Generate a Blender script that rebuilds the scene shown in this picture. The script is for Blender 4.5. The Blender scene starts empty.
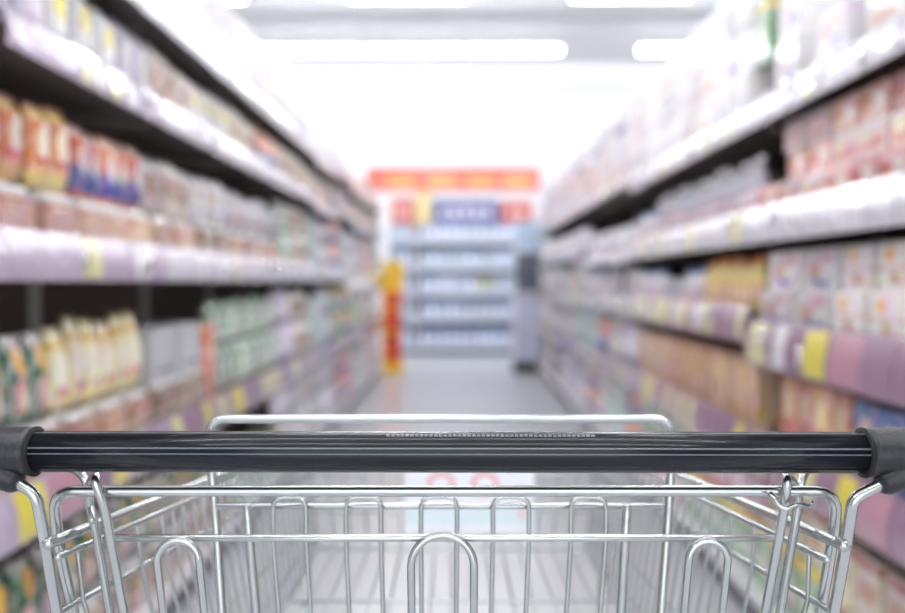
import bpy, bmesh, math, random
from mathutils import Vector, Matrix, Euler
random.seed(11)
S = bpy.context.scene
C = S.collection
PI = math.pi
H = 1.15                      # eye height
FPX = 880.0                   # focal length in pixels of the 905 px wide frame

# ------------------------------------------------------------ camera
cam_d = bpy.data.cameras.new('camera'); cam = bpy.data.objects.new('camera', cam_d); C.objects.link(cam)
S.camera = cam
cam_d.sensor_width = 36.0; cam_d.lens = 36.0*FPX/905.0
PITCH = math.atan(25.5/FPX); YAW = math.atan(7.5/FPX)
cam.location = (0, 0, H)
cam.rotation_euler = Euler((PI/2-PITCH, 0, YAW), 'XYZ')
cam_d.clip_start = 0.02; cam_d.clip_end = 200
cam_d.dof.use_dof = True; cam_d.dof.focus_distance = 0.625
cam_d.dof.aperture_fstop = 2.9; cam_d.dof.aperture_blades = 0
RM = cam.rotation_euler.to_matrix()
def P(px, py, y):
    """world point seen at picture position (px,py) lying y metres ahead"""
    d = RM @ Vector(((px-452.5)/FPX, -(py-306.5)/FPX, -1.0))
    return Vector((0, 0, H)) + d*(y/d.y)

# ------------------------------------------------------------ materials
def lin(c):
    if isinstance(c, str):
        c = c.lstrip('#'); c = [int(c[i:i+2], 16)/255 for i in (0, 2, 4)]
        c = [v/12.92 if v <= .04045 else ((v+.055)/1.055)**2.4 for v in c]
    return (c[0], c[1], c[2], 1)
MATS = {}
def pm(name, col, rough=.5, metal=0, coat=0, coat_rough=.1, emit=None, estr=0, bump=0, bscale=40, trans=0, alpha=1, spec=.5):
    m = bpy.data.materials.new(name); m.use_nodes = True
    nt = m.node_tree; b = nt.nodes['Principled BSDF']
    b.inputs['Base Color'].default_value = lin(col); b.inputs['Roughness'].default_value = rough
    b.inputs['Metallic'].default_value = metal; b.inputs['Coat Weight'].default_value = coat
    b.inputs['Coat Roughness'].default_value = coat_rough
    b.inputs['Transmission Weight'].default_value = trans; b.inputs['Alpha'].default_value = alpha
    b.inputs['Specular IOR Level'].default_value = spec
    if emit: b.inputs['Emission Color'].default_value = lin(emit); b.inputs['Emission Strength'].default_value = estr
    if bump:
        tc = nt.nodes.new('ShaderNodeTexCoord'); n = nt.nodes.new('ShaderNodeTexNoise'); bp = nt.nodes.new('ShaderNodeBump')
        n.inputs['Scale'].default_value = bscale; bp.inputs['Strength'].default_value = bump; bp.inputs['Distance'].default_value = .01
        nt.links.new(tc.outputs['Object'], n.inputs['Vector']); nt.links.new(n.outputs['Fac'], bp.inputs['Height'])
        nt.links.new(bp.outputs['Normal'], b.inputs['Normal'])
        if coat: nt.links.new(bp.outputs['Normal'], b.inputs['Coat Normal'])
    MATS[name] = m
    return m
def design(name, base, items, rough=.4, coat=.3, bump=0, bscale=30, jitter=.2, mottle=.45, mcol='#f4f2f6', mscale=6):
    """printed packaging: bands, discs and rectangles over a base colour, in the bounding box of the thing"""
    m = pm(name, base, rough, coat=coat, bump=bump, bscale=bscale); nt = m.node_tree; N = nt.nodes; L = nt.links
    tc = N.new('ShaderNodeTexCoord'); sp = N.new('ShaderNodeSeparateXYZ'); L.new(tc.outputs['Generated'], sp.inputs[0])
    def M(op, a, b=None):
        n = N.new('ShaderNodeMath'); n.operation = op
        for i, v in enumerate((a, b)):
            if v is None: continue
            if isinstance(v, (int, float)): n.inputs[i].default_value = v
            else: L.new(v, n.inputs[i])
        return n.outputs[0]
    def mix(f, a, b):
        n = N.new('ShaderNodeMix'); n.data_type = 'RGBA'
        L.new(f, n.inputs['Factor'])
        for k, v in (('A', a), ('B', b)):
            s = [i for i in n.inputs if i.name == k and i.type == 'RGBA'][0]
            if isinstance(v, (str, tuple)): s.default_value = lin(v)
            else: L.new(v, s)
        return [o for o in n.outputs if o.type == 'RGBA'][0]
    rgb = N.new('ShaderNodeRGB'); rgb.outputs[0].default_value = lin(base); cur = rgb.outputs[0]
    X, Z = sp.outputs['X'], sp.outputs['Z']
    plain = name.startswith(('tag', 'label')) or 'sign' in name or name in ('header_print', 'plate_print', 'grey_box')
    def scatter(cur):
        oi = N.new('ShaderNodeObjectInfo'); va = N.new('ShaderNodeVectorMath'); va.operation = 'MULTIPLY_ADD'
        cb = N.new('ShaderNodeCombineXYZ'); r5 = M('MULTIPLY', oi.outputs['Random'], 37.0)
        for k in range(3): L.new(r5, cb.inputs[k])
        L.new(tc.outputs['Generated'], va.inputs[0]); va.inputs[1].default_value = (1, 1, 1); L.new(cb.outputs[0], va.inputs[2])
        vo = N.new('ShaderNodeTexVoronoi'); vo.inputs['Scale'].default_value = 4.5; L.new(va.outputs[0], vo.inputs['Vector'])
        hs = N.new('ShaderNodeHueSaturation'); hs.inputs['Saturation'].default_value = .7; hs.inputs['Value'].default_value = 1.2; L.new(vo.outputs['Color'], hs.inputs['Color'])
        sc = N.new('ShaderNodeSeparateColor'); L.new(vo.outputs['Color'], sc.inputs[0])
        return mix(M('MULTIPLY', M('GREATER_THAN', sc.outputs[0],   .45), .22), cur, hs.outputs[0])
    if mottle and not (name.startswith('tag') or 'sign' in name or name in ('header_print', 'plate_print', 'grey_box')):
        no = N.new('ShaderNodeTexNoise'); no.inputs['Scale'].default_value = mscale; L.new(tc.outputs['Generated'], no.inputs['Vector'])
        cur = mix(M('MULTIPLY', M('GREATER_THAN', no.outputs['Fac'], .52), mottle), cur, mcol)
    for it in items:
        if it[0] == 'band': f = M('MULTIPLY', M('GREATER_THAN', Z, it[1]), M('LESS_THAN', Z, it[2])); col = it[3]
        elif it[0] == 'rect':
            f = M('MULTIPLY', M('MULTIPLY', M('GREATER_THAN', X, it[1]), M('LESS_THAN', X, it[2])), M('MULTIPLY', M('GREATER_THAN', Z, it[3]), M('LESS_THAN', Z, it[4]))); col = it[5]
        else:
            dx = M('MULTIPLY', M('SUBTRACT', X, it[1]), it[5] if len(it) > 5 else 1.0); dz = M('SUBTRACT', Z, it[2])
            f = M('LESS_THAN', M('SQRT', M('ADD', M('MULTIPLY', dx, dx), M('MULTIPLY', dz, dz))), it[3]); col = it[4]
        cur = mix(f, cur, col)
    if not plain: cur = scatter(cur)
    if jitter:
        oi = N.new('ShaderNodeObjectInfo'); hs = N.new('ShaderNodeHueSaturation')
        L.new(M('ADD', M('MULTIPLY', oi.outputs['Random'], jitter*2), 1-jitter), hs.inputs['Value'])
        L.new(M('ADD', M('MULTIPLY', oi.outputs['Random'], .03), .485), hs.inputs['Hue'])
        L.new(cur, hs.inputs['Color']); cur = hs.outputs[0]
    L.new(cur, N['Principled BSDF'].inputs['Base Color'])
    return m

chrome = pm('zinc_plated_steel', (.56, .59, .585), .24, 1, bump=.03, bscale=60)
chrome2 = pm('soft_steel', (.52, .55, .56), .34, 1)
grip_m = pm('grip_plastic', (.010, .012, .017), .24, coat=.22, coat_rough=.05, spec=.22)
cap_m = pm('cap_plastic', (.013, .015, .020), .36, bump=.1, bscale=300)
black_m = pm('black_rubber', (.006, .006, .007), .7)
white_m = pm('shelf_white', '#e6e4e6', .35, coat=.3)
glint_m = pm('glint_chrome', (.95, .95, .97), .2, 1)
deck_m = pm('shelf_deck_grey', '#6f6863', .55)
cream_m = pm('panel_white', '#d8d5d6', .5)
dark_m = pm('back_panel_brown', '#6a605a', .8)
kick_m = pm('kickplate_grey', '#6c6c72', .5)
lilac_m = pm('price_strip_lilac', '#c6b6cc', .25, coat=1, coat_rough=.07, bump=.9, bscale=16)
pale_m = pm('price_strip_white', '#e4e0ea', .25, coat=1, coat_rough=.07, bump=.9, bscale=16)
purple_m = pm('price_strip_mauve', '#a07c96', .3, coat=1, coat_rough=.08, bump=.4, bscale=10)
clear_m = pm('clear_lid', '#f3f3f3', .15, coat=1, bump=.5, bscale=25)
tube_m = pm('tube_glow', '#ffffff', emit='#fdfdff', estr=52)
house_m = pm('lamp_housing', '#f4f4f6', .4)
red_m = pm('stand_red', '#e2502c', .4); yel_m = pm('stand_yellow', '#f4c430', .4); blk_m = pm('stand_black', '#26262c', .4)

# ------------------------------------------------------------ mesh helpers
def obj(name, bm, mats, parent=None, smooth=False, loc=None):
    me = bpy.data.meshes.new(name); bmesh.ops.recalc_face_normals(bm, faces=bm.faces); bm.to_mesh(me); bm.free()
    if smooth:
        for p in me.polygons: p.use_smooth = True
    for m in (mats if isinstance(mats, (list, tuple)) else [mats]): me.materials.append(m)
    o = bpy.data.objects.new(name, me); C.objects.link(o)
    if parent: o.parent = parent
    if loc: o.location = loc
    return o
def empty(name, loc=(0, 0, 0), rz=0):
    o = bpy.data.objects.new(name, None); C.objects.link(o); o.location = loc; o.rotation_euler = (0, 0, rz); o.empty_display_size = .1
    return o
def tag(o, label, cat, group=None, kind=None):
    if label: o['label'] = label
    if cat: o['category'] = cat
    if group: o['group'] = group
    if kind: o['kind'] = kind
    return o
def box(bm, x0, x1, y0, y1, z0, z1, bev=0, mi=0, mat=None):
    r = bmesh.ops.create_cube(bm, size=1)
    vs = r['verts']
    for v in vs: v.co = Vector((x0+(v.co.x+.5)*(x1-x0), y0+(v.co.y+.5)*(y1-y0), z0+(v.co.z+.5)*(z1-z0)))
    fs = set(f for v in vs for f in v.link_faces)
    for f in fs: f.material_index = mi
    if bev:
        es = list(set(e for v in vs for e in v.link_edges))
        rr = bmesh.ops.bevel(bm, geom=es, offset=bev, segments=2, affect='EDGES', profile=.5)
        for f in rr['faces']: f.material_index = mi
def fillet(pts, r, n=5):
    pts = [Vector(p) for p in pts]
    out = [pts[0]]
    for i in range(1, len(pts)-1):
        a, b, c = pts[i-1], pts[i], pts[i+1]
        d1 = (a-b); d2 = (c-b); rr = min(r, d1.length*.48, d2.length*.48)
        p, q = b+d1.normalized()*rr, b+d2.normalized()*rr
        for k in range(n+1):
            t = k/n; out.append((1-t)**2*p+2*t*(1-t)*b+t*t*q)
    out.append(pts[-1]); return out
def tube(bm, pts, r, seg=10, fr=0, prof=None, cap=True, n=5, ck=.35):
    pts = fillet(pts, fr, n) if fr else [Vector(p) for p in pts]
    cl = [pts[0]]
    for p in pts[1:]:
        if (p-cl[-1]).length > 1e-5: cl.append(p)
    pts = cl
    prev = None; rings = []
    up = None
    for i, p in enumerate(pts):
        t = (pts[min(i+1, len(pts)-1)]-pts[max(i-1, 0)]).normalized()
        if up is None:
            ref = Vector((0, 0, 1)) if abs(t.z) < .9 else Vector((0, 1, 0))
            up = (ref-t*ref.dot(t)).normalized()
        else: up = (up-t*up.dot(t)).normalized()
        sd = t.cross(up)
        s = 1.0
        if 0 < i < len(pts)-1:
            ct = (pts[i+1]-p).normalized().dot((p-pts[i-1]).normalized()); s = 1/max(.7, math.sqrt((1+ct)/2))
        ring = []
        for k in range(seg):
            a = 2*PI*k/seg; rr = (r[i] if isinstance(r, list) else r)*(prof(a) if prof else 1)
            ring.append(bm.verts.new(p+(up*math.cos(a)+sd*math.sin(a))*rr))
        rings.append(ring)
    for a, b in zip(rings, rings[1:]):
        for k in range(seg): bm.faces.new((a[k], a[(k+1) % seg], b[(k+1) % seg], b[k]))
    if cap:
        for ring, sgn in ((rings[0], -1), (rings[-1], 1)):
            p = sum((v.co for v in ring), Vector())/seg
            q = pts[0]-pts[1] if sgn < 0 else pts[-1]-pts[-2]
            rr = (r[0] if sgn < 0 else r[-1]) if isinstance(r, list) else r
            in1 = [bm.verts.new(p+(v.co-p)*.72+q.normalized()*rr*ck) for v in ring]
            for k in range(seg): bm.faces.new((ring[k], ring[(k+1) % seg], in1[(k+1) % seg], in1[k]))
            bm.faces.new(in1)
def lathe(bm, prof, seg=16, mi=0):
    rings = []
    for r, z in prof:
        rings.append([bm.verts.new((r*math.cos(2*PI*k/seg), r*math.sin(2*PI*k/seg), z)) for k in range(seg)])
    for a, b in zip(rings, rings[1:]):
        for k in range(seg):
            f = bm.faces.new((a[k], a[(k+1) % seg], b[(k+1) % seg], b[k])); f.material_index = mi
    bm.faces.new(rings[0]).material_index = mi; bm.faces.new(rings[-1]).material_index = mi

# ------------------------------------------------------------ setting
def floor_mat():
    m = pm('polished_vinyl_floor', '#d9dbe0', .3, coat=.35, coat_rough=.2); nt = m.node_tree; N = nt.nodes; L = nt.links
    tc = N.new('ShaderNodeTexCoord'); br = N.new('ShaderNodeTexBrick'); br.offset = 0
    br.inputs['Scale'].default_value = 1; br.inputs['Brick Width'].default_value = .6; br.inputs['Row Height'].default_value = .6
    br.inputs['Mortar Size'].default_value = .003
    br.inputs['Color1'].default_value = lin('#d8dade'); br.inputs['Color2'].default_value = lin('#dddfe3'); br.inputs['Mortar'].default_value = lin('#cdd0d5')
    no = N.new('ShaderNodeTexNoise'); no.inputs['Scale'].default_value = 60
    mx = N.new('ShaderNodeMix'); mx.data_type = 'RGBA'; mx.blend_type = 'MULTIPLY'; mx.inputs['Factor'].default_value = .12
    L.new(tc.outputs['Object'], br.inputs['Vector']); L.new(tc.outputs['Object'], no.inputs['Vector'])
    L.new(br.outputs['Color'], mx.inputs[6]); L.new(no.outputs['Color'], mx.inputs[7]); L.new(mx.outputs[2], N['Principled BSDF'].inputs['Base Color'])
    return m
def struct(name, b, m):
    bm = bmesh.new(); box(bm, *b); o = obj(name, bm, m); o['kind'] = 'structure'; return o
wall_m = pm('wall_paint_white', '#ececef', .6, bump=.02, bscale=80)
ceil_m = pm('ceiling_paint', '#d6d8db', .7, bump=.03, bscale=30)
struct('floor', (-7, 7, -3, 14.7, -.1, 0), floor_mat())
struct('wall_back', (-7, 7, 14.6, 14.75, 0, 4.73), wall_m)
struct('wall_left', (-7.15, -7, -3, 14.75, 0, 4.73), wall_m)
struct('wall_right', (7, 7.15, -3, 14.75, 0, 4.73), wall_m)
struct('ceiling', (-7, 7, -3, 14.75, 4.73, 4.85), ceil_m)

# ------------------------------------------------------------ fluorescent lights
def make_lamp():
    r = empty('fluorescent_light')
    bm = bmesh.new(); box(bm, -.66, .66, -.05, .05, .035, .08, .008); box(bm, -.66, -.63, -.03, .03, -.03, .04, .004); box(bm, .63, .66, -.03, .03, -.03, .04, .004)
    obj('housing', bm, house_m, r)
    bm = bmesh.new(); tube(bm, [(-.63, 0, 0), (.63, 0, 0)], .028, 12); obj('tube', bm, tube_m, r, True)
    for s in (-.5, .5):
        bm = bmesh.new(); tube(bm, [(s, 0, .078), (s, 0, .47)], .004, 6); obj('hanger', bm, house_m, r)
    return r
def copy_tree(o, parent=None):
    c = o.copy(); C.objects.link(c)
    if parent: c.parent = parent
    for ch in list(o.children): copy_tree(ch, c)
    return c
lamp0 = make_lamp(); first = True
rows = [(12.0, [-5.2, -3.85, -2.0, -.65, .72, 3.05, 4.4]), (9.75, [-5.8, -3.0, -.56, 1.86, 4.3]), (7.4, [-5.2, -3.0, -.6, 1.8, 4.2]),
        (5.1, [-3.0, -.6, 1.8, 4.2]), (2.8, [-3.0, -.6, 1.8, 4.2]), (.5, [-3.3, -1.97, -.64, .69, 2.02, 3.35]), (-1.6, [-3.3, -1.97, -.64, .69, 2.02, 3.35])]
for ri, (y, xs) in enumerate(rows):
    for i, x in enumerate(xs):
        o = lamp0 if first else copy_tree(lamp0); first = False
        o.location = (x, y, 4.26)
        if ri == 0:
            lab = {-.65: 'middle lit tube of the long row nearest the white end wall', .72: 'right end tube of the long lit row nearest the end wall', -2.0: 'left end tube of the long lit row nearest the end wall',
                   3.05: 'separate lit ceiling tube at right, nearest the white end wall'}.get(x, 'white hanging tube light over a neighbouring aisle by the end wall')
        elif ri == 1:
            lab = {-.56: 'white tube light at the top picture edge, left of centre', 1.86: 'white tube light at the top picture edge, right of centre'}.get(x, 'white hanging tube light over a neighbouring aisle')
        else: lab = 'white hanging fluorescent tube light above the aisle shelves overhead'
        tag(o, lab, 'light', 'hanging tube lights')

# ------------------------------------------------------------ products
PR = {}
def reg(key, name, cat, desc, dims, builder):
    PR[key] = dict(name=name, cat=cat, desc=desc, dims=dims, build=builder, proto=None)
def finish(o, key): pass
def carton(mat, w, d, h):
    def f(name):
        bm = bmesh.new(); box(bm, -w/2+.001, w/2-.001, -d, 0, 0, h, .003)
        box(bm, -w/2+.004, w/2-.004, -d+.004, -d/2-.002, h-.001, h+.0015)       # top flaps
        box(bm, -w/2+.004, w/2-.004, -d/2+.002, -.004, h-.001, h+.0015)
        return obj(name, bm, MATS[mat])
    return f
def pouch(mat, w, d, h, ruffle=0, seed=0):
    def f(name):
        rnd = random.Random(seed)
        bm = bmesh.new(); nx, nz = 8, 12; g = {}
        for s in (0, 1):
            for i in range(nx+1):
                for k in range(nz+1):
                    u, v = i/nx, k/nz
                    prof = (1-abs(2*u-1)**3)*min(1, (v*5)**.6 if v < .2 else 1)*min(1, ((1-v)*(2.2 if ruffle else 4))**.8)
                    w2 = w*(1-.10*math.sin(PI*v))
                    if ruffle and v > .72: w2 *= (1-(v-.72)*1.6) if v < .9 else (.71+(v-.9)*3)
                    y = -d/2+(-1 if s == 0 else 1)*(d/2*prof*(.9+.1*rnd.random()))
                    edge = i in (0, nx) or k in (0, nz)
                    if edge and s == 1: g[s, i, k] = g[0, i, k]; continue
                    if edge: y = -d/2+rnd.uniform(-.004, .004)*(2 if ruffle else 1)
                    g[s, i, k] = bm.verts.new(((u-.5)*w2, y, v*h))
        for s in (0, 1):
            for i in range(nx):
                for k in range(nz):
                    try: bm.faces.new((g[s, i, k], g[s, i+1, k], g[s, i+1, k+1], g[s, i, k+1]))
                    except ValueError: pass
        return obj(name, bm, MATS[mat], smooth=True)
    return f
def traypack(mat, w, d, h):
    def f(name):
        bm = bmesh.new(); box(bm, -w/2+.004, w/2-.004, -d, 0, 0, h*.72, .006)
        box(bm, -w/2, w/2, -d-.003, .003, h*.72, h*.78, .003)                   # rim
        o = obj(name, bm, MATS[mat])
        bm = bmesh.new(); box(bm, -w/2+.012, w/2-.012, -d+.01, -.01, h*.78, h*.99, .012); obj('lid', bm, clear_m, o)
        return o
    return f
def bottle(mat, capmat, r, h, labmat=None, neck=.35):
    def f(name):
        bm = bmesh.new()
        lathe(bm, [(r*.92, 0), (r, .008), (r, h*.55), (r*.96, h*.62), (r*neck*1.1, h*.82), (r*neck, h*.86), (r*neck, h*.93)])
        for v in bm.verts: v.co.y -= r
        o = obj(name, bm, MATS[mat], smooth=True)
        bm = bmesh.new(); lathe(bm, [(r*neck*1.15, h*.9), (r*neck*1.2, h*.91), (r*neck*1.15, h*.995), (r*neck*1.0, h)])
        for v in bm.verts: v.co.y -= r
        obj('cap', bm, MATS[capmat], o, True)
        if labmat:
            bm = bmesh.new(); lathe(bm, [(r*1.01, h*.16), (r*1.015, h*.17), (r*1.015, h*.48), (r*1.01, h*.49)])
            for v in bm.verts: v.co.y -= r
            obj('paper_label', bm, MATS[labmat], o, True)
        return o
    return f
def tin(mat, r, h):
    def f(name):
        bm = bmesh.new(); lathe(bm, [(r*.95, 0), (r, .004), (r*.97, .01), (r*.97, h-.01), (r, h-.004), (r*.94, h), (r*.9, h-.003)])
        for v in bm.verts: v.co.y -= r
        o = obj(name, bm, MATS[mat], smooth=True)
        return o
    return f
def flexjug(mat, capmat, w, d, h):
    def f(name):
        bm = bmesh.new(); box(bm, -w/2, w/2, -d, 0, 0, h*.74, w*.16)
        box(bm, -w*.3, w*.3, -d*.78, -d*.22, h*.70, h*.86, w*.1)
        o = obj(name, bm, MATS[mat], smooth=True)
        bm = bmesh.new(); lathe(bm, [(w*.15, h*.85), (w*.16, h*.86), (w*.16, h*.98), (w*.12, h)], 12)
        for v in bm.verts: v.co.y -= d/2
        obj('cap', bm, MATS[capmat], o, True); return o
    return f

# printed packaging
D = design
D('orange_yellow_print', '#e8893e', [('band', .0, .22, '#f0d28a'), ('disc', .5, .55, .22, '#fff3dc', .8), ('rect', .2, .8, .3, .38, '#c23a22'), ('band', .82, .9, '#f4cf4a')], .35, .8, .5, 14)
D('yellow_print', '#ecd98a', [('disc', .5, .45, .25, '#f6efdc', .7), ('rect', .3, .75, .2, .3, '#c97b8c'), ('band', .75, .82, '#d8a23a')], .35, .8, .5, 14)
D('blue_orange_print', '#e9743a', [('band', .1, .45, '#4758a8'), ('disc', .5, .52, .2, '#f5f0f4', .8), ('band', .84, .95, '#f7d9c4')], .35, .8, .5, 14)
D('white_print', '#ecebee', [('disc', .5, .55, .2, '#c9b49a', .8), ('rect', .2, .8, .2, .3, '#8c97c0')], .35, .8, .5, 14)
D('brown_white_print', '#d9cfc2', [('disc', .5, .5, .25, '#9b6d4d', .8), ('band', .75, .9, '#f5f3f2')], .35, .8, .5, 14)
D('silver_print', '#d3d3dc', [('band', .2, .4, '#b39f98'), ('disc', .5, .6, .18, '#f7f5f7', .8)], .25, 1, .6, 14)
D('green_orange_print', '#1e6e4a', [('disc', .5, .72, .17, '#f0b42c', .8), ('rect', .25, .75, .15, .5, '#d98f8f'), ('rect', .36, .64, .2, .42, '#f1e6d6'), ('band', .9, 1.0, '#ecebe4')], .35, .8, .5, 14)
D('green_white_print', '#7fae8c', [('disc', .5, .55, .22, '#eef2ee', .8), ('band', .1, .25, '#e7efe6')], .3, .8, .5, 14)
D('peach_tray', '#d9a68a', [('band', .3, .45, '#e8d6cc')], .4, .8, .4, 20, mottle=.8, mcol='#b3785e')
D('orange_tray', '#eab394', [('band', .0, .3, '#f0dcd0')], .4, .8, .4, 20, mottle=.8, mcol='#e9d9d2')
D('brown_tray', '#b59a86', [('band', .3, .45, '#e0d2c8')], .4, .8, .4, 20, mottle=.8, mcol='#8a6a55')
D('pink_carton', '#f0cfcd', [('rect', .08, .92, .2, .55, '#dd8f8a'), ('disc', .7, .6, .2, '#f6e6c8', .9), ('band', .85, 1, '#f7efee')], .4, .4)
D('red_carton', '#e9a79d', [('rect', .1, .6, .3, .7, '#f7e7e2'), ('disc', .75, .5, .2, '#d6684e', .8)], .4, .4)
D('face_carton', '#f0ebee', [('disc', .42, .42, .34, '#4765c0', 1.0), ('disc', .34, .52, .29, '#f1ecf0', 1.0), ('disc', .62, .5, .18, '#e0a48a', 1.0), ('rect', .08, .5, .66, .86, '#e7a8b8')], .4, .4)
D('orange_square_carton', '#efe9e6', [('rect', .52, .78, .62, .88, '#f0a544'), ('disc', .5, .28, .13, '#b98a62', 1), ('band', .44, .5, '#e2b0ae'), ('rect', .05, .35, .15, .32, '#e5c3c2')], .4, .4)
D('tan_carton', '#c99557', [('rect', .12, .88, .55, .85, '#d9b27a'), ('disc', .5, .35, .16, '#a85a34', .7), ('band', .9, 1, '#b27a40')], .4, .4)
D('orange_carton', '#d98b4e', [('rect', .12, .88, .12, .42, '#c5534a'), ('disc', .5, .62, .2, '#f2d8a6', .7)], .4, .4)
D('blue_carton', '#2f62ae', [('disc', .5, .62, .2, '#f0e3b8', .8), ('rect', .15, .85, .15, .35, '#e8a13c')], .4, .4)
D('cream_carton', '#e9ddc4', [('rect', .12, .88, .3, .6, '#d0a27c'), ('band', .8, .95, '#b95f4a')], .4, .4)
D('pinkpack', '#e7a9bc', [('disc', .5, .5, .25, '#f7eef2', .8), ('band', .0, .2, '#c44f7a')], .4, .5)
D('white_multipack', '#f3f2f6', [('rect', .1, .55, .25, .5, '#c9c6e2'), ('disc', .7, .65, .12, '#e9c4b8', 1)], .4, .5)
D('white_pink_multipack', '#f4eeef', [('rect', .1, .9, .25, .45, '#e9bfae'), ('band', .8, .9, '#f3d7c8')], .4, .5)
D('lilac_pack', '#d9d4ea', [('disc', .5, .55, .25, '#f4f2f8', .8), ('band', .1, .2, '#9a92c4')], .4, .5)
D('yellow_dot_pack', '#eef0f2', [('disc', .5, .6, .2, '#efd640', .8), ('band', .1, .25, '#b9c2dc')], .35, .8, .4, 14)
D('beige_pack', '#e3d9cc', [('disc', .5, .45, .27, '#b89a80', .8)], .35, .8, .4, 14)
D('mint_pack', '#b7d8cf', [('disc', .5, .5, .25, '#eef7f4', .8)], .4, .5)
D('green_pack', '#5fa06a', [('rect', .2, .8, .3, .6, '#e9eedb'), ('band', .85, 1, '#f0d050')], .4, .5)
D('blue_pack', '#7798c0', [('rect', .15, .85, .3, .6, '#e8f0f8'), ('band', .85, 1, '#7295c4')], .35, .6)
D('pale_blue_pack', '#a9bfda', [('rect', .15, .85, .35, .55, '#8eabd0')], .35, .6)
D('dark_pack', '#4b3d44', [('disc', .5, .5, .25, '#c9bcc2', .8)], .4, .5)
pm('bottle_white', '#ebeaf0', .25, coat=.6); pm('bottle_silver', '#b9b6c2', .25, coat=.6); pm('cap_white', '#f4f4f4', .3); pm('cap_yellow', '#e8c34a', .3); pm('cap_orange', '#dd7a3a', .35)
pm('cap_green', '#3b9a5a', .3); pm('bottle_yellow', '#e6cf86', .25, coat=.6); pm('bottle_green', '#8fb89c', .2, coat=.7); pm('grey_tin', '#c3c2cc', .3, coat=.5); pm('cap_blue', '#5572b4', .3)
D('label_mauve', '#c8a4b4', [('disc', .5, .5, .3, '#f2eaee', 1)], .5, 0); D('label_orange', '#e0a060', [('disc', .5, .5, .3, '#f2e8d0', 1)], .5, 0); D('label_blue', '#7f9cd0', [], .5, 0)
D('grey_box', '#dcdde2', [('rect', .1, .9, .1, .2, '#9fa2ac')], .5, .1)
D('orange_box', '#df5f2c', [('disc', .5, .7, .2, '#f2c6a8', .8)], .4, .4)

reg('orange_pouch', 'snack_pouch', 'snack bag', 'orange and yellow snack pouch', (.10, .07, .225), pouch('orange_yellow_print', .1, .07, .225, 0, 1))
reg('blue_pouch', 'snack_pouch', 'snack bag', 'orange and blue snack pouch', (.10, .07, .215), pouch('blue_orange_print', .098, .07, .215, 0, 2))
reg('white_pouch', 'flour_bag', 'food bag', 'glossy white food pouch', (.105, .07, .20), pouch('white_print', .098, .07, .20, 0, 3))  # food pouches of unknown contents; flour, coffee and refill names are made up
reg('brown_pouch', 'coffee_bag', 'food bag', 'white and brown food pouch', (.11, .07, .21), pouch('brown_white_print', .102, .07, .21, 0, 4))
reg('silver_pouch', 'foil_pouch', 'food bag', 'silvery grey food pouch', (.10, .07, .20), pouch('silver_print', .098, .07, .20, 0, 5))
reg('green_bag', 'noodle_bag', 'food bag', 'green and orange gathered bag', (.105, .08, .23), pouch('green_orange_print', .102, .08, .23, 1, 6))
reg('yellow_bag', 'noodle_bag', 'food bag', 'pale yellow gathered bag', (.105, .08, .25), pouch('yellow_print', .102, .08, .25, 1, 7))
reg('clear_bag', 'noodle_bag', 'food bag', 'pale clear gathered bag', (.115, .08, .22), pouch('silver_print', .108, .08, .22, 1, 8))
reg('green_pouch', 'food_pouch', 'food bag', 'green and white food pouch', (.10, .07, .20), pouch('green_white_print', .098, .07, .20, 0, 9))
reg('peach_tray', 'food_tray', 'food tray', 'peach food tray', (.17, .2, .13), traypack('peach_tray', .165, .2, .13))
reg('orange_tray', 'food_tray', 'food tray', 'pale orange food tray', (.17, .2, .13), traypack('orange_tray', .165, .2, .13))
reg('brown_tray', 'food_tray', 'food tray', 'brown food tray', (.17, .2, .14), traypack('brown_tray', .165, .2, .14))
reg('pink_carton', 'food_carton', 'carton', 'pink and white carton', (.16, .2, .09), carton('pink_carton', .155, .2, .09))
reg('red_carton', 'food_carton', 'carton', 'light red carton', (.14, .2, .09), carton('red_carton', .135, .2, .09))
reg('face_carton', 'food_carton', 'carton', 'white and blue carton', (.245, .18, .119), carton('face_carton', .24, .18, .119))
reg('square_carton', 'food_carton', 'carton', 'white orange-marked carton', (.165, .18, .119), carton('orange_square_carton', .16, .18, .119))
reg('tan_carton', 'tall_carton', 'carton', 'tall tan carton', (.12, .18, .235), carton('tan_carton', .115, .18, .235))
reg('orange_carton', 'tall_carton', 'carton', 'tall orange carton', (.12, .18, .21), carton('orange_carton', .115, .18, .21))
reg('blue_carton', 'tall_carton', 'carton', 'tall blue carton', (.14, .18, .20), carton('blue_carton', .135, .18, .20))
reg('cream_carton', 'food_carton', 'carton', 'cream and brown carton', (.14, .18, .16), carton('cream_carton', .135, .18, .16))
reg('multipack', 'multipack', 'multipack', 'white and lilac multipack', (.19, .22, .17), carton('white_multipack', .185, .22, .17))
reg('pink_multipack', 'multipack', 'multipack', 'white and peach multipack', (.19, .22, .17), carton('white_pink_multipack', .185, .22, .17))
reg('lilac_pouch', 'refill_pouch', 'food bag', 'pale lilac pouch', (.12, .08, .222), pouch('lilac_pack', .116, .08, .222, 0, 10))
reg('dot_pouch', 'refill_pouch', 'food bag', 'white yellow-spotted pouch', (.12, .08, .222), pouch('yellow_dot_pack', .116, .08, .222, 0, 11))
reg('beige_pouch', 'coffee_bag', 'food bag', 'beige pouch', (.13, .08, .222), pouch('beige_pack', .126, .08, .222, 0, 12))
reg('mint_box', 'food_carton', 'carton', 'mint green carton', (.12, .15, .18), carton('mint_pack', .115, .15, .18))
reg('green_box', 'food_carton', 'carton', 'green carton', (.12, .15, .2), carton('green_pack', .115, .15, .2))
reg('green_low_bag', 'noodle_bag', 'food bag', 'green and yellow bag', (.115, .08, .23), pouch('green_orange_print', .108, .08, .23, 0, 14))
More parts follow.
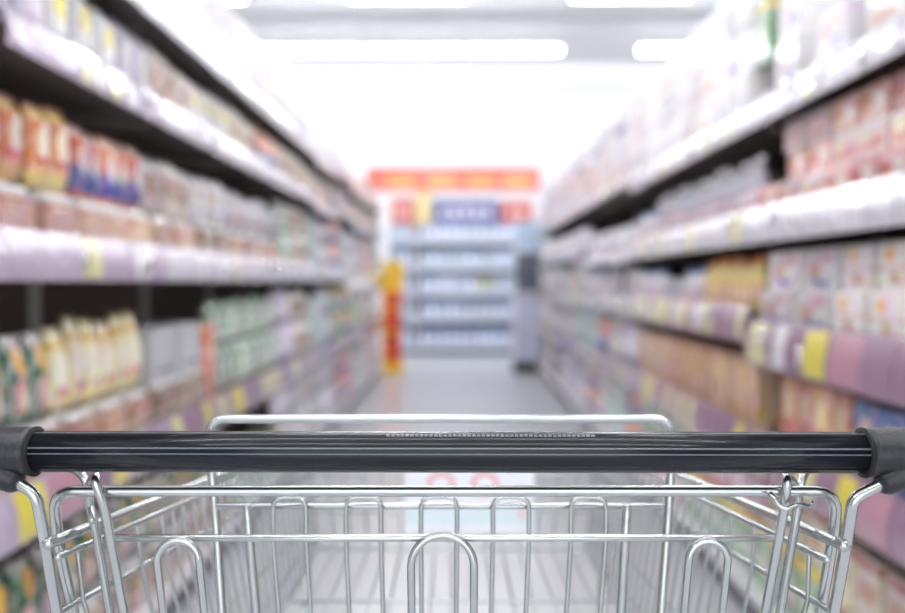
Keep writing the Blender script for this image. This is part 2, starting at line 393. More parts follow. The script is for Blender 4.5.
reg('pink_box', 'food_carton', 'carton', 'rose pink carton', (.12, .15, .18), carton('pinkpack', .115, .15, .18))
reg('dark_box', 'food_carton', 'carton', 'dark brown carton', (.12, .15, .17), carton('dark_pack', .115, .15, .17))
reg('silver_bottle', 'small_bottle', 'bottle', 'small silvery bottle', (.066, .066, .22), bottle('bottle_silver', 'cap_white', .03, .22, 'label_mauve'))
reg('white_bottle', 'small_bottle', 'bottle', 'small white bottle', (.066, .066, .16), bottle('bottle_white', 'cap_blue', .03, .16, 'label_mauve', .5))
reg('yellow_bottle', 'sauce_bottle', 'bottle', 'pale yellow sauce bottle', (.07, .07, .19), bottle('bottle_yellow', 'cap_orange', .032, .19, 'label_orange', .45))
reg('green_bottle', 'tall_bottle', 'bottle', 'pale green bottle', (.085, .085, .27), bottle('bottle_green', 'cap_white', .039, .27, 'label_blue'))
reg('blue_jug', 'detergent_bottle', 'bottle', 'white and blue jug', (.15, .09, .24), flexjug('blue_pack', 'cap_white', .14, .09, .24))
reg('grey_tin', 'food_tin', 'tin', 'grey tin', (.085, .085, .12), tin('grey_tin', .04, .12))
reg('grey_box', 'storage_carton', 'carton', 'plain grey carton', (.25, .22, .17), carton('grey_box', .245, .22, .17))
reg('orange_box', 'tall_carton', 'carton', 'bright orange carton', (.10, .2, .30), carton('orange_box', .095, .2, .30))
reg('blue_pack', 'bottle_pack', 'pack', 'pale blue pack', (.14, .15, .23), carton('blue_pack', .135, .15, .23))
reg('paleblue_pack', 'bottle_pack', 'pack', 'whitish blue pack', (.14, .15, .23), carton('pale_blue_pack', .135, .15, .23))

ORD = ['first', 'second', 'third', 'fourth', 'fifth', 'sixth', 'seventh', 'eighth', 'ninth', 'tenth', 'eleventh', 'twelfth', 'thirteenth', 'fourteenth', 'fifteenth', 'sixteenth']
def place(key, loc, rz):
    p = PR[key]
    if p['proto'] is None:
        o = p['build'](p['name']); p['proto'] = o
    else: o = copy_tree(p['proto'])
    o.location = loc; o.rotation_euler = (0, 0, rz)
    return o
def fill(side, y0, y1, z, spec, shelfname, bayname, near, maxh=9, xlip=.95):
    """spec = list of (fraction_end, [tier keys bottom to top]); one facing row of things on a shelf"""
    counts = {}
    pend = []
    y = y0+.02; 
    a = 0
    for fe, tiers in spec:
        yend = y0+.01+(y1-y0-.02)*fe
        ystart = y
        tot = sum(PR[k]['dims'][2] for k in tiers)+.01; sz = 1.0
        if not near and tot > maxh:
            if maxh/tot > .68: sz = maxh/tot
            else: tiers = tiers[:1]; sz = min(1.25, maxh*.93/PR[tiers[0]]['dims'][2])
        for ti, key in enumerate(tiers):
            w = PR[key]['dims'][0]; zz = z+sz*sum(PR[k]['dims'][2] for k in tiers[:ti])+.001*ti+.001
            if zz+sz*PR[key]['dims'][2] > z+maxh+.001: continue
            n = max(1, int((yend-ystart+.004)/w)); step = (yend-ystart)/n
            if w > yend-ystart+.02: continue
            jit = .0 if ('carton' in PR[key]['name'] or 'tray' in PR[key]['name'] or 'pack' in PR[key]['name']) else .06
            for i in range(n):
                yy = ystart+(i+.5)*step
                back = .035+random.uniform(0, .012)+(.02 if ti else 0)
                x = side*(xlip+back)
                rz = (PI/2 if side < 0 else -PI/2)+random.uniform(-jit, jit)
                # local +y side is the front: the back of each thing points away from the aisle
                o = place(key, (x, yy, zz), rz+PI)
                o.scale = (1, 1, sz*(random.uniform(.87, 1.0) if jit and ti == len(tiers)-1 else 1))
                pend.append((o, key, yy, ti))
        y = yend
    # labels
    by = {}
    for t in pend: by.setdefault((PR[t[1]]['desc'], t[3]), []).append(t)
    multi = {}
    for d, ti in by: multi.setdefault(d, set()).add(ti)
    for (d, ti), lst in by.items():
        tier = '' if len(multi[d]) == 1 else (' in lower tier' if ti == 0 else ' in upper tier')
        base = '%s%s on %s, %s' % (d, tier, shelfname, bayname)
        for i, (o, key, yy, _) in enumerate(sorted(lst, key=lambda t: t[2])):
            if near and len(lst) > 1:
                lab = '%s %s%s, %s, %s' % (ORD[min(i, 15)], d, tier.replace(' in', ','), shelfname.replace(' down', ''), bayname)
            else: lab = base
            tag(o, lab, PR[key]['cat'], '%ss on %s, %s' % (d, shelfname, bayname))

# ------------------------------------------------------------ shelving
tagmats = [D('tag_yellow', '#efe04a', [('rect', .1, .9, .2, .35, '#d9c93c')], .3, 1, .2, 9, 0), D('tag_pale_yellow', '#eeeaa8', [], .3, 1, .2, 9, 0), pm('tag_white', '#f1eff4', .3, coat=1, bump=.2, bscale=9), pm('tag_mauve', '#8d6484', .3, coat=1, bump=.2, bscale=9), pm('tag_pink', '#c48fa0', .3, coat=1)]
def shelving(side, y0, y1, levels, label, strips, tags):
    """levels: list of (lip_bottom, lip_top); top 2.35 m"""
    r = empty('shelving_unit', (side*1.2, y0, 0)); tag(r, label, 'shelf', 'shelving units along the %s of the aisle' % ('left' if side < 0 else 'right'))
    L = y1-y0
    def X(x): return side*(x-1.2)
    def bx(bm, xa, xb, ya, yb, za, zb, bev=0):
        a, b = X(xa), X(xb); box(bm, min(a, b), max(a, b), ya, yb, za, zb, bev)
    bm = bmesh.new(); bx(bm, 1.40, 1.42, .002, L-.002, .12, 2.30); obj('back_panel', bm, dark_m, r)
    bm = bmesh.new(); bx(bm, .99, 1.42, .002, L-.002, 0, .10); obj('kickplate', bm, kick_m, r)
    bm = bmesh.new(); bx(bm, 1.37, 1.42, .003, .025, 0, 2.32, .003); obj('upright', bm, cream_m, r)
    bm = bmesh.new(); bx(bm, .95, 1.42, .002, L-.002, .10, .14, .003); obj('base_deck', bm, white_m, r)
    for li, (lb, lt) in enumerate(levels):
        zs = lt-.025
        bm = bmesh.new(); bx(bm, .96, 1.40, .004, L-.004, zs-.028, zs, .003)
        for ya in (.012, L-.02): bx(bm, 1.02, 1.395, ya, ya+.006, max(zs-.075, .14), zs-.027)      # brackets
        sh = obj('shelf', bm, deck_m, r)
        # curved, slightly tilted price strip
        bm = bmesh.new(); n = 7; rows_ = []
        for k in range(n+1):
            t = k/n; zz = lb+(lt-lb)*t; bul = .010*math.sin(PI*t); xx = .944-bul+.018*t
            rows_.append([(X(xx), zz), (X(xx+.004), zz)])
        ring = [q[0] for q in rows_]+[q[1] for q in reversed(rows_)]
        va = [bm.verts.new((x, .003, z)) for x, z in ring]; vb = [bm.verts.new((x, L-.003, z)) for x, z in ring]
        bm.faces.new(va); bm.faces.new(list(reversed(vb)))
        for k in range(len(ring)): bm.faces.new((va[k], va[(k+1) % len(ring)], vb[(k+1) % len(ring)], vb[k]))
        # ledge joining strip and shelf
        bx(bm, .952, .972, .003, L-.003, zs-.02, zs-.008)
        obj('price_strip', bm, strips[li], sh)
        if 1.2 < y0 < 5 and li > 0:  # added chrome bumps, made up to give the strips bright sparkle
            rc_ = random.Random(int(y0*100)+li+(7 if side < 0 else 0))
            for q in range(rc_.choice((2, 3))):
                bm = bmesh.new(); bmesh.ops.create_uvsphere(bm, u_segments=20, v_segments=14, radius=1)
                cy, cz = .12+rc_.random()*.76, lb+(lt-lb)*rc_.uniform(.35, .75)
                for v in bm.verts: v.co = Vector((X(.937)+v.co.x*.010, cy+v.co.y*.016, cz+v.co.z*.030))
                obj('strip_glint', bm, glint_m, sh, True)
        for (ta, tb, mi) in tags(li):
            if tb > L-.005: continue
            bm = bmesh.new(); g = []
            for k in range(n+1):
                t = .06+.88*k/n; zz = lb+(lt-lb)*t; xx = .944-.010*math.sin(PI*t)+.018*t-.0015
                g.append((bm.verts.new((X(xx), ta, zz)), bm.verts.new((X(xx), tb, zz)), bm.verts.new((X(xx+.001), ta, zz)), bm.verts.new((X(xx+.001), tb, zz))))
            for a, b in zip(g, g[1:]):
                bm.faces.new((a[0], a[1], b[1], b[0])); bm.faces.new((a[2], b[2], b[3], a[3]))
                bm.faces.new((a[0], b[0], b[2], a[2])); bm.faces.new((a[1], a[3], b[3], b[1]))
            bm.faces.new((g[0][0], g[0][2], g[0][3], g[0][1])); bm.faces.new((g[-1][0], g[-1][1], g[-1][3], g[-1][2]))
            obj('price_tag', bm, tagmats[mi], sh)
    return r
BAY = ['bay cut by picture edge', 'nearest bay', 'second bay', 'third bay', 'fourth bay', 'fifth bay', 'sixth bay', 'seventh bay', 'eighth bay', 'farthest bay']
def rtags(dens, choices, w=(.05, .09)):
    out = []; y = random.uniform(.02, .1)
    while y < .95:
        ww = random.uniform(*w)
        if random.random() < dens: out.append((y, y+ww, random.choice(choices)))
        y += ww+random.uniform(.006, .05)
    return out
LN = ['left bottom shelf', 'left fourth shelf', 'left third shelf', 'left second shelf', 'left top shelf']
for b in range(10):
    y0, y1 = .84+b, 1.84+b
    dz = 0 if b < 4 else random.choice((-.03, 0, .03))
    lv = [(.58, .703), (1.15, 1.264), (1.644+dz, 1.739+dz), (1.957+dz, 2.04+dz)]
    if b == 0: lv = [(.58, .703), (1.15, 1.264), (1.72, 1.81), (2.05, 2.13)]
    st = [purple_m if b > 1 else lilac_m, lilac_m if b < 2 else pale_m, lilac_m if b < 2 else pale_m, pale_m]
    def tg(li, b=b):
        if li == 1 and b == 1: return [(.36, .47, 1), (.72, .80, 2)]
        if li == 0 and b == 1: return [(.02, .15, 0), (.17, .34, 4), (.36, .52, 3), (.54, .64, 0), (.72, .8, 1), (.86, .94, 3)]
        if li == 0: return rtags(.6, [0, 1, 3, 1])
        if li == 1: return rtags(.25, [2, 2, 1])
        return rtags(.3, [1, 2, 2])
    shelving(-1, y0, y1, lv, 'white shelving unit left of the aisle, %s' % BAY[b], st, tg)
    z = [.14]+[l[1]-.025 for l in lv]; near = 1 <= b <= 3
    gap = [lv[0][0]-.14, lv[1][0]-z[1], lv[2][0]-z[2], lv[3][0]-z[3], .4]
    if b in (0, 1):
        sp = [[(1, ['brown_tray', 'green_low_bag'])], [(.36, ['peach_tray', 'green_bag']), (1, ['peach_tray', 'yellow_bag'])],
              [(.48, ['orange_tray', 'orange_pouch']), (1, ['orange_tray', 'blue_pouch'])], [(.3, ['lilac_pouch']), (.75, ['dot_pouch']), (1, ['lilac_pouch'])], [(1, ['lilac_pouch'])]]
    elif b == 2:
        sp = [[(1, ['brown_tray', 'green_low_bag'])], [(.6, ['brown_tray', 'grey_box']), (.72, ['orange_box']), (1, ['green_pouch', 'green_pouch'])],
              [(.5, ['orange_tray', 'brown_pouch']), (1, ['brown_tray', 'white_pouch'])], [(.45, ['beige_pouch']), (1, ['dot_pouch'])], [(1, ['multipack', 'multipack'])]]
    elif b == 3:
        sp = [[(1, ['green_box'])], [(1, ['green_pouch', 'green_pouch'])], [(1, ['peach_tray', 'silver_pouch'])], [(.5, ['beige_pouch']), (1, ['blue_pouch'])], [(1, ['multipack', 'multipack'])]]
    else:
        pal = ['green_pouch', 'silver_pouch', 'white_pouch', 'brown_pouch', 'mint_box', 'pink_box', 'clear_bag', 'lilac_pouch', 'blue_pouch', 'green_box']
        def r2():
            a, c = random.sample(pal, 2); h = random.uniform(.35, .65)
            return [(h, [a, a]), (1, [c, c])]
        sp = [r2(), r2(), r2(), [(1, [random.choice(['lilac_pouch', 'silver_pouch', 'beige_pouch', 'dark_box'])])], [(1, ['multipack'])]]
    for i in range(5):
        ya = y0+.45 if b == 0 else y0
        fill(-1, ya, y1, z[i], sp[i], LN[i], BAY[b], near, gap[i]-.004)
RN = ['right bottom shelf', 'right fourth shelf', 'right third shelf', 'right second shelf', 'right top shelf']
for b in range(10):
    y0, y1 = .92+b, 1.92+b
    rc = (.881, 1.026) if b < 2 else (.946, 1.074)
    ra = (1.641, 1.735) if b < 4 else (1.69, 1.76)
    rb = (1.27, 1.3875) if b < 4 else (1.25, 1.33)
    if b > 5: rb = (1.32, 1.40)
    lv = [(.542, .675), rc, rb, ra]
    st = [purple_m, purple_m if b < 3 else lilac_m, pale_m, pale_m if b else lilac_m, pale_m]
    def tg(li, b=b):
        if li == 1 and b == 1: return [(.04, .20, 0), (.24, .34, 3), (.36, .60, 4), (.63, .71, 2), (.86, .97, 1)]
        if li == 1 and b == 1: return []
        if li == 0 and b == 1: return [(.02, .16, 4), (.19, .28, 0), (.42, .55, 1), (.6, .7, 3), (.8, .92, 0)]
        if li == 0: return rtags(.65, [0, 1, 3, 3])
        if li == 1: return rtags(.6, [1, 3, 1, 2, 0])
        if li == 2: return rtags(.35, [2, 1, 2])
        return rtags(.35, [1, 2, 2])
    if b == 1:
        _t = tg
        def tg(li, _t=_t): return [(.36, .50, 0), (.16, .33, 4), (.53, .62, 3), (.64, .74, 2), (.80, .96, 1)] if li == 1 else _t(li)
    shelving(1, y0, y1, lv, 'white shelving unit right of the aisle, %s' % BAY[b], st, tg)
    z = [.14]+[l[1]-.025 for l in lv]; near = 1 <= b <= 3
    gap = [lv[0][0]-.14]+[lv[k+1][0]-z[k+1] for k in range(len(lv)-1)]+[.75]
    if b in (0, 1):
        sp = [[(.5, ['cream_carton', 'cream_carton']), (1, ['green_box', 'cream_carton'])], [(.30, ['blue_carton']), (.80, ['orange_carton']), (1, ['tan_carton'])],
              [(.44, ['square_carton', 'square_carton']), (1, ['face_carton', 'face_carton'])], [(.5, ['red_carton', 'pink_carton', 'red_carton']), (.85, ['pink_carton', 'red_carton', 'pink_carton']), (1, ['red_carton'])],
              [(.3, ['pink_multipack', 'pink_multipack']), (.62, ['multipack']), (1, ['multipack', 'multipack', 'pink_multipack'])]]
    elif b == 2:
        sp = [[(1, ['green_box', 'pink_box'])], [(1, ['tan_carton'])], [(.7, ['yellow_bottle']), (1, ['white_bottle'])], [(1, ['silver_bottle'])],
              [(.13, ['multipack', 'green_box', 'mint_box']), (.6, ['multipack', 'multipack', 'multipack']), (1, ['pink_multipack', 'pink_multipack', 'multipack'])]]
    elif b == 3:
        sp = [[(1, ['pink_box', 'green_box'])], [(1, ['tan_carton'])], [(.4, ['grey_tin']), (1, ['white_bottle'])], [(.6, ['silver_bottle']), (1, ['white_bottle'])],
              [(1, ['multipack', 'multipack', 'pink_multipack'])]]
    else:
        pal = ['mint_box', 'pink_box', 'lilac_pouch', 'white_pouch', 'silver_pouch', 'pink_multipack', 'green_pouch', 'white_bottle', 'blue_pouch', 'dark_box']
        def r2():
            a, c = random.sample(pal, 2); h = random.uniform(.35, .65)
            return [(h, [a, a]), (1, [c, c])]
        sp = [r2(), r2(), r2(), [(1, [random.choice(['lilac_pouch', 'white_pouch', 'multipack'])])], [(.5, ['multipack', 'pink_multipack', 'multipack']), (1, ['pink_multipack', 'multipack', 'lilac_pouch'])]]
    names = RN
    for i in range(len(lv)+1):
        ya = y0+.45 if b == 0 else y0
        fill(1, ya, y1, z[i], sp[i], names[i], BAY[b], near, gap[i]-.004)

# ------------------------------------------------------------ end of aisle
def panel(name, x0, x1, y0, y1, z0, z1, m, label, cat, group=None):
    bm = bmesh.new(); box(bm, x0, x1, y0, y1, z0, z1, .006); o = obj(name, bm, m)
    if label: tag(o, label, cat, group)
    return o
ed = empty('end_display_shelf', (.1, 13.9, 0)); tag(ed, 'pale blue shelf display closing the far end of the aisle', 'shelf')
def ep(name, x0, x1, y0, y1, z0, z1, m, par):
    bm = bmesh.new(); box(bm, x0-.1, x1-.1, y0-13.9, y1-13.9, z0, z1, .004); return obj(name, bm, m, par)
eb = pm('end_back_blue', '#6d84a4', .5); es = pm('end_strip', '#c9d0de', .3, coat=.6)
ep('back_panel', -1.12, 1.20, 14.17, 14.2, .09, 2.0, eb, ed)
struct('trim_1', (-1.52, 1.29, 14.2, 14.23, 0, 2.98), wall_m)
ep('kickplate', -.95, 1.1, 13.82, 14.2, 0, .09, blk_m, ed)
ezs = [.12, .56, .96, 1.36, 1.78]
for k, zz in enumerate(ezs):
    s = ep('shelf', -1.10, 1.15, 13.74, 14.2, zz, zz+.03, white_m, ed); ep('price_strip', -1.10, 1.15, 13.72, 13.74, zz-.05, zz+.05, es, s)
ep('divider', -.74, -.70, 13.75, 14.17, .15, 2.0, white_m, ed)
for k, zz in enumerate(ezs):
    nm = ['bottom', 'second lowest', 'middle', 'second highest', 'top'][k]
    for i in range(15):
        x = -1.01+i*.147
        if -.79 < x < -.65: continue
        key = 'paleblue_pack' if (x < -.74 or k in (2, 3) and i % 5 < 3) else 'blue_pack'
        if k == 2 and 9 <= i <= 10: key = 'green_box'
        o = place(key, (x, 13.78, zz+.031), PI)
        tag(o, '%s on %s shelf of the end display' % (PR[key]['desc'], nm), PR[key]['cat'], '%ss on %s shelf of the end display' % (PR[key]['desc'], nm))
        if k in (0, 1, 3) :
            pass
D('header_print', '#bf4630', [('rect', .12+.0, .28, .2, .62, '#e0963c'), ('rect', .36, .52, .2, .62, '#e0963c'), ('rect', .58, .74, .2, .62, '#e0963c'), ('rect', .79, .95, .2, .62, '#e0963c'), ('band', .86, 1, '#a83422')], .4, .3, 0, 1, 0)
D('purple_sign', '#34347e', [('rect', .10, .22, .35, .65, '#e4e2f2'), ('rect', .26, .4, .3, .65, '#e4e2f2'), ('rect', .44, .56, .35, .7, '#e4e2f2'), ('rect', .6, .72, .3, .65, '#e4e2f2'), ('rect', .76, .9, .35, .65, '#e4e2f2')], .4, .3, 0, 1, 0)
D('red_sign', '#b3332a', [('rect', .2, .8, .4, .65, '#eec9c0')], .4, .3, 0, 1, 0)
pm('cream_sign', '#dccb94', .4)
hb = panel('header_board', -1.50, 1.27, 14.15, 14.195, 2.60, 2.96, MATS['header_print'], 'long red header board with four yellow patches above the end display', 'sign')
panel('hanging_sign', -1.09, -.73, 14.12, 14.195, 2.04, 2.46, MATS['red_sign'], 'small red sign at left over the end display', 'sign')
panel('hanging_sign', -.72, -.46, 14.12, 14.195, 2.04, 2.597, MATS['cream_sign'], 'narrow cream sign between the red and purple signs', 'sign')
panel('hanging_sign', -.43, .62, 14.12, 14.195, 2.04, 2.44, MATS['purple_sign'], 'wide purple sign with white marks over the end display', 'sign')
panel('hanging_sign', .66, 1.15, 14.12, 14.195, 2.04, 2.42, MATS['red_sign'], 'red sign right of the purple sign over the end display', 'sign')
for o in C.objects: pass
# orange and yellow stand closing the left row
r = empty('display_stand', (-.84, 11.0, 0)); tag(r, 'slim red and yellow display stand at the far end of the left shelves', 'display stand')
def sp_(name, b, m, par=r):
    bm = bmesh.new(); box(bm, *b, .006); return obj(name, bm, m, par)
sp_('base', (-.13, .13, -.1, .12, 0, .14), yel_m); sp_('column', (-.1, .1, -.06, .1, .14, 1.0), red_m)
sp_('side_panel', (-.13, -.1, -.08, .12, .14, 1.0), yel_m); sp_('shelf', (-.1, .12, -.12, -.06, .5, .53), yel_m); sp_('shelf', (-.1, .12, -.12, -.06, .8, .83), yel_m)
sp_('header_card', (-.12, .13, -.02, .01, 1.0, 1.40), yel_m); sp_('header_patch', (-.22, -.06, -.045, -.02, 1.04, 1.18), yel_m)
# white and black stand closing the right row
r2_ = empty('display_rack', (.84, 11.1, 0)); tag(r2_, 'white and black display rack at the far end of the right shelves', 'display rack')
def sq_(name, b, m): sp_(name, b, m, r2_)
sq_('base', (-.17, .2, -.14, .14, 0, .14), blk_m); sq_('cabinet', (-.15, .18, -.1, .12, .14, 1.0), pm('rack_lilac', '#c9cbe0', .4))
sq_('dark_box', (-.13, .16, -.12, .1, 1.02, 1.5), pm('rack_slate', '#545868', .4)); sq_('top_board', (-.16, .18, -.02, .12, 1.52, 1.9), pm('rack_blue', '#b9cbe2', .4))
sq_('upright', (-.17, -.15, .0, .12, .14, 1.9), white_m); sq_('tray', (-.15, .18, -.14, .12, 1.0, 1.02), white_m); sq_('tray', (-.15, .18, -.14, .12, 1.5, 1.52), white_m)

# ------------------------------------------------------------ shopping trolley
ORG = Vector((-.008, .95, 0))
cart = empty('shopping_cart', ORG); tag(cart, 'empty wire shopping cart with a dark plastic handle bar in the foreground', 'shopping cart')
def cobj(name, bm, m, par=None, smooth=True):
    for v in bm.verts: v.co -= ORG
    return obj(name, bm, m, par or cart, smooth)
def ctube(name, pts, r, fr=0, m=chrome, par=None, seg=12):
    bm = bmesh.new(); tube(bm, pts, r, seg, fr); return cobj(name, bm, m, par)
YH = .607
gl, gr = P(30, 452, YH), P(869, 452, YH)
zc = (gl.z+gr.z)/2; gl.z = gr.z = zc
def gprof(a):
    # raised ribs along the grip, facing the shopper
    f = 1.0
    for a0, a1, h in ((1.20, 1.50, -.04), (5.6, 5.8, -.04), (2.2, 2.35, -.03)):
        if a0 < a < a1: f += h
    return f
bm = bmesh.new(); tube(bm, [gl, gl+(gr-gl)*.33, gl+(gr-gl)*.66, gr], .0142, 144, prof=gprof, ck=.02); grip = cobj('handle_grip', bm, grip_m)
highlight_m = pm('grip_highlight', (.16, .175, .20), .18, coat=.5)
for a_, rr_ in ((.28, .0005), (1.22, .0006), (1.50, .0004)):  # lighter lines along the grip, imitating its specular highlights
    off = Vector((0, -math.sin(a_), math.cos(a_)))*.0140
    bm = bmesh.new(); tube(bm, [gl+off, gr+off], rr_, 8); cobj('grip_highlight', bm, highlight_m, grip)
bm = bmesh.new()
for i in range(44):
    t = .43+i*.0056; p = gl+(gr-gl)*t
    a = math.radians(62); q = p+Vector((0, -math.cos(a), math.sin(a)))*.0143
    box(bm, q.x-.0012, q.x+.0012, q.y-.0008, q.y+.0008, q.z-.0006, q.z+.0006)
cobj('raised_marks', bm, pm('grip_marks', '#8a8f99', .4), grip, False)
for s in (-1, 1):
    e = gl if s < 0 else gr
    # sleeve, rim and angled socket of the end cap
    bm = bmesh.new()
    pts = [e+Vector((s*-.0035, 0, 0)), e+Vector((s*.002, 0, 0)), e+Vector((s*.024, 0, 0)), e+Vector((s*.045, .002, .003)), e+Vector((s*.062, .006, .006))]
    tube(bm, pts, [.0166, .0172, .0172, .019, .017], 40, ck=.03)
    q0 = e+Vector((s*.040, 0, -.004)); q1 = e+Vector((s*.006, -.008, -.0195))
    tube(bm, [q0, (q0+q1)/2, q1], [.0165, .0125, .0085], 28)
    c = cobj('handle_cap', bm, cap_m)
    bm = bmesh.new(); tube(bm, [e+Vector((s*-.0048, 0, 0)), e+Vector((s*-.0034, 0, 0))], .0174, 40, ck=.01); cobj('seam_ring', bm, black_m, c)
    tp = [q0, q1]
    if s < 0: tp += [P(36, 494, .597), P(46, 545, .603), P(57, 613, .612)]
    else: tp += [P(853, 498, .597), P(846, 545, .603), P(834, 613, .612)]
    last = tp[-1]
    tp += [Vector((s*.262-.008, .63, .72)), Vector((s*.25-.008, .66, .30)), Vector((s*.245-.008, .70, .17)), Vector((s*.20-.008, 1.36, .17))]
    ctube('handle_tube', tp, .0040, .007)
# long side rails and basket
def lerp(a, b, t): return a+(b-a)*t
rails = {}
for s in (-1, 1):
    n1, f1 = (P(47, 544, .598), P(305, 441, 1.3)) if s < 0 else (P(845, 546, .598), P(600, 441, 1.3))
    n2, f2 = (P(57, 557, .604), P(308, 449, 1.295)) if s < 0 else (P(828, 560, .604), P(597, 449, 1.295))
    n3, f3 = (P(59, 612, .615), P(311, 474, 1.3)) if s < 0 else (P(831, 611, .615), P(594, 474, 1.3))
    f4 = P(318, 549, 1.3) if s < 0 else P(586, 549, 1.3)
    n4 = Vector((s*.222-.008, .70, H-.415))
    rails[s] = (n1, f1, n2, f2, n3, f3, n4, f4)
    ctube('basket_rail', [n1, f1], .0040)
    ctube('side_rail', [n2, f2], .0027)
    ctube('side_rail', [n3, f3], .0026)
    # side mesh of upright wires
    bm = bmesh.new(); tube(bm, [n4, f4], .003, 8)
    n = 27
    for k in range(n+1):
        t = .04+.95*k/n
        if t < .22 and k % 2: continue
        a = lerp(n2, f2, t); c3 = lerp(n3, f3, t); d = lerp(n4, f4, max(0, (a.y-n4.y)/(f4.y-n4.y)))
        if d.z > f4.z+.0: d.z = min(d.z, f4.z)
        if a.y < n4.y: d = Vector((d.x, a.y+.03, n4.z+.0))
        tube(bm, [a, c3+Vector((-s*.003, 0, 0)), d], .00165, 6)
    for t in (.55, .8): tube(bm, [lerp(n3, n4, t), lerp(f3, f4, t)], .0018, 6)
    cobj('basket_side', bm, chrome2)
l, r_ = rails[-1], rails[1]
bm = bmesh.new()
tube(bm, [l[1], r_[1]], .0042, 10); tube(bm, [l[5], r_[5]], .0025, 8); tube(bm, [l[7], r_[7]], .003, 8)
for k in range(17):
    t = k/16; a = lerp(l[1], r_[1], t); b_ = lerp(l[7], r_[7], t); tube(bm, [a, b_], .0018, 6)
for t in (.5,): tube(bm, [lerp(l[5], l[7], t), lerp(r_[5], r_[7], t)], .0018, 6)
cobj('basket_front', bm, chrome2)
bm = bmesh.new()
for k in range(17): t = k/16; tube(bm, [lerp(l[6], r_[6], t), lerp(l[7], r_[7], t)], .0018, 6)
for k in range(4): t = k/3; tube(bm, [lerp(l[6], l[7], t), lerp(r_[6], r_[7], t)], .0022, 6)
cobj('basket_floor', bm, chrome2)
# printed plastic plate on the front of the basket
pa, pb = P(405, 458, 1.29), P(534, 534, 1.285)
bm = bmesh.new(); box(bm, pa.x, pb.x, pa.y-.004, pa.y, pb.z, pa.z, .001)
D('plate_print', '#eef0f6', [('band', .12, .38, '#dcecf1'), ('disc', .28, .66, .17, '#eab4b6', 1.5), ('disc', .28, .66, .10, '#eef0f6', 1.5), ('disc', .62, .66, .17, '#eab4b6', 1.5), ('disc', .62, .66, .10, '#eef0f6', 1.5), ('rect', .88, .93, .2, .5, '#efcdd2')], .4, .2, 0, 1, 0)
o = cobj('front_plate', bm, MATS['plate_print'], None, False); o['label'] = 'white printed plate with red rings and pale blue stripe'
# rear gate
gate = empty('rear_gate'); gate.parent = cart; gate.location = (0, 0, 0)
YG = .622
ctube('gate_frame', [P(74, 613, .64), P(61, 556, .63), P(52, 491, .622), P(838, 491, .622), P(832, 545, .63), P(820, 613, .64)], .0040, .017, par=gate)
ctube('cross_bar', [P(116, 538, .634), P(773, 538, .634)], .0028, par=gate)
for (xa, xb, yt, ra) in ((157, 199, 540, .0028), (411, 474, 535, .0029), (689, 728, 541, .0028)):
    Yl = .628
    A, B = P(xa, yt, Yl), P(xb, yt, Yl)
    lean = (3 if xa < 300 else (0 if xa < 500 else -3))
    rr = (B-A).length/2; pts = [Vector((A.x+(.004 if lean > 0 else -.004 if lean < 0 else 0), Yl+.03, .80))]
    c0 = (A+B)/2-Vector((0, 0, rr))
    for k in range(17):
        a = PI-PI*k/16; pts.append(c0+Vector((math.cos(a)*rr, 0, math.sin(a)*rr)))
    pts.append(Vector((B.x+(.004 if lean > 0 else -.004 if lean < 0 else 0), Yl+.03, .80)))
    ctube('gate_loop', pts, ra, par=gate)
bm = bmesh.new(); tube(bm, [Vector((-.245, .655, .80)), Vector((.229, .655, .80))], .0026, 8); cobj('gate_bottom_bar', bm, chrome, gate)
for s in (-1, 1):
    # post hooked over the gate's top bar
    if s < 0: pts = [P(70, 470, .665), P(84, 474, .655), P(90, 486, .640), P(91, 505, .613), P(97, 512, .612)]; q = [P(97, 478, .622)]; hx = 96; post = [(104, 500), (124, 613)]
    else: hx = 786; post = [(785, 500), (765, 613)]
    top = P(hx, 478, .622); f0 = P(hx-s*-0, 489, .612); b0 = P(hx+s*2, 492, .634)
    leg = [(90, 482), (88, 500), (94, 522), (101, 560), (110, 613)] if s < 0 else [(793, 482), (799, 496), (794, 530), (787, 570), (780, 613)]
    e0 = P(post[1][0], 613, .636); e1 = P(leg[4][0], 613, .65); dn = Vector((s*-.012, .012, -.085))
    loop = [e0+dn, e0, P(post[0][0], 505, .616), P(hx+s, 480, .614), P(hx, 475, .622)]+[P(a, b, yy) for (a, b), yy in zip(leg, (.632, .636, .638, .644, .65))]+[e1+dn]
    ctube('gate_post', loop, .0034, .007, par=gate)
    if s < 0: ctube('hook_wire', [P(60, 466, .67), P(78, 470, .66), P(88, 484, .645), P(90, 508, .636), P(93, 521, .63)], .0032, .01, par=gate)
    else:
        ctube('hook_wire', [P(830, 466, .70), P(806, 470, .67), P(799, 488, .65), P(797, 515, .64)], .0030, .01, par=gate)
        ctube('clip_wire', [P(770, 493, .612), P(777, 504, .608), P(786, 510, .606), P(797, 504, .608), P(808, 507, .612), P(812, 502, .614)], .0019, .006, par=gate)
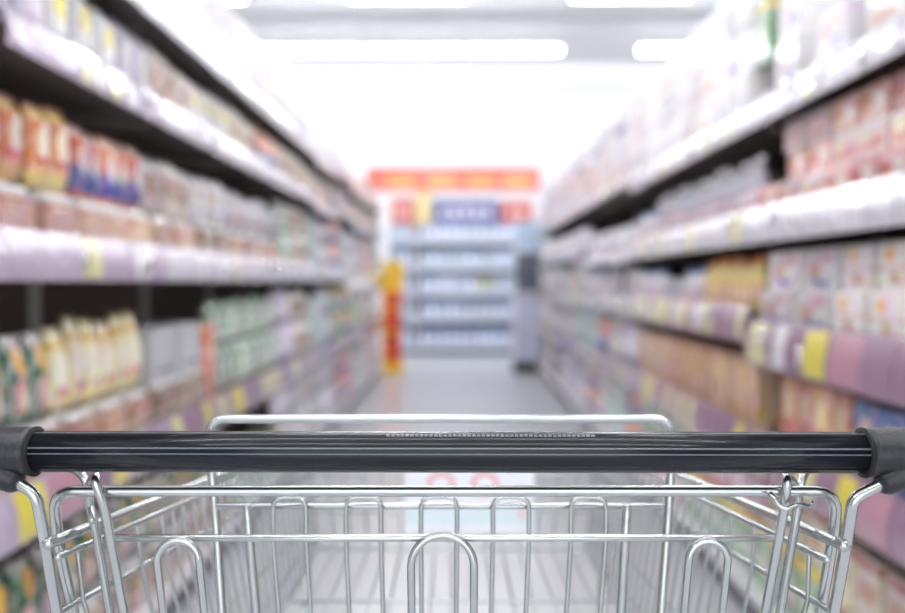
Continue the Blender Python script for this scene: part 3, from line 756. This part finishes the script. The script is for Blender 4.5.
# folding child seat
seat = empty('child_seat'); seat.parent = cart
YS = .72
ctube('seat_frame', [P(232, 700, .70), P(222, 613, .705), P(217, 533, .71), P(212, 470, .715), P(209, 419, .72), P(671, 419, .72), P(671, 470, .715), P(667, 533, .71), P(661, 613, .705), P(652, 700, .70)], .0036, .013, par=seat)
ctube('seat_bar', [P(217, 506, .702), P(663, 506, .702)], .0028, par=seat)
for (xa, xb) in ((247, 256), (627, 621)):
    ctube('seat_post', [P(xa, 505, .696), P(xa+(xb-xa)*.3, 540, .696), P(xb, 613, .70), P(xb+(xb-xa)*.9, 690, .70)], .0037, par=seat)
for (xa, xb) in ((273, 306), (346, 381), (421, 457), (493, 529), (571, 606)):
    def dn(x): return x+(x-440)*-.035
    A, B = P(xa, 497, .694), P(xb, 497, .694)
    ctube('seat_wire', [P(dn(dn(xa)), 690, .70), P(dn(xa), 613, .70), P(xa, 540, .696), A, B, P(xb, 540, .696), P(dn(xb), 613, .70), P(dn(dn(xb)), 690, .70)], .00185, .0095, par=seat, seg=8)
zb = P(232, 690, .70)
ctube('seat_lower_bar', [P(228, 690, .70), P(656, 690, .70)], .0028, par=seat)
# under-carriage and castors
ctube('chassis_bar', [Vector((-.245, .72, .172)), Vector((.229, .72, .172))], .006)
ctube('chassis_bar', [Vector((-.208, 1.34, .172)), Vector((.192, 1.34, .172))], .006)
for s in (-1, 1):
    ctube('front_strut', [Vector((s*.203-.008, 1.30, .17)), Vector((s*.212-.008, 1.24, .74))], .006)
for s in (-1, 1):
    for y, xo in ((.72, .235), (1.34, .19)):
        x = s*xo-.008
        bm = bmesh.new(); box(bm, x-.022, x-.018, y-.018, y+.018, .045, .135, .001); box(bm, x+.018, x+.022, y-.018, y+.018, .045, .135, .001)
        box(bm, x-.022, x+.022, y-.018, y+.018, .130, .140, .001); tube(bm, [Vector((x, y, .138)), Vector((x, y, .172))], .007, 10)
        tube(bm, [Vector((x-.024, y, .06)), Vector((x+.024, y, .06))], .005, 10)
        fk = cobj('castor', bm, chrome)
        bm = bmesh.new(); lathe(bm, [(.012, -.013), (.05, -.013), (.058, -.009), (.06, 0), (.058, .009), (.05, .013), (.012, .013)], 28)
        for v in bm.verts: v.co = Vector((x+v.co.z, y+v.co.x, .06+v.co.y))
        cobj('wheel', bm, black_m, fk)

# ------------------------------------------------------------ light
w = bpy.data.worlds.new('world'); S.world = w; w.use_nodes = True
nt = w.node_tree; N = nt.nodes; L = nt.links
N['Background'].inputs[0].default_value = (.94, .955, 1, 1)
tc = N.new('ShaderNodeTexCoord'); sx = N.new('ShaderNodeSeparateXYZ'); L.new(tc.outputs['Generated'], sx.inputs[0])
m1 = N.new('ShaderNodeMapRange'); m1.interpolation_type = 'SMOOTHSTEP'; m1.inputs['From Min'].default_value = -.80; m1.inputs['From Max'].default_value = -.95; m1.inputs['To Min'].default_value = .45; m1.inputs['To Max'].default_value = 2.6
L.new(sx.outputs['Y'], m1.inputs['Value']); L.new(m1.outputs[0], N['Background'].inputs[1])   # the lit open shop behind the shopper
S.view_settings.view_transform = 'Standard'; S.view_settings.look = 'None'; S.view_settings.exposure = 0.0
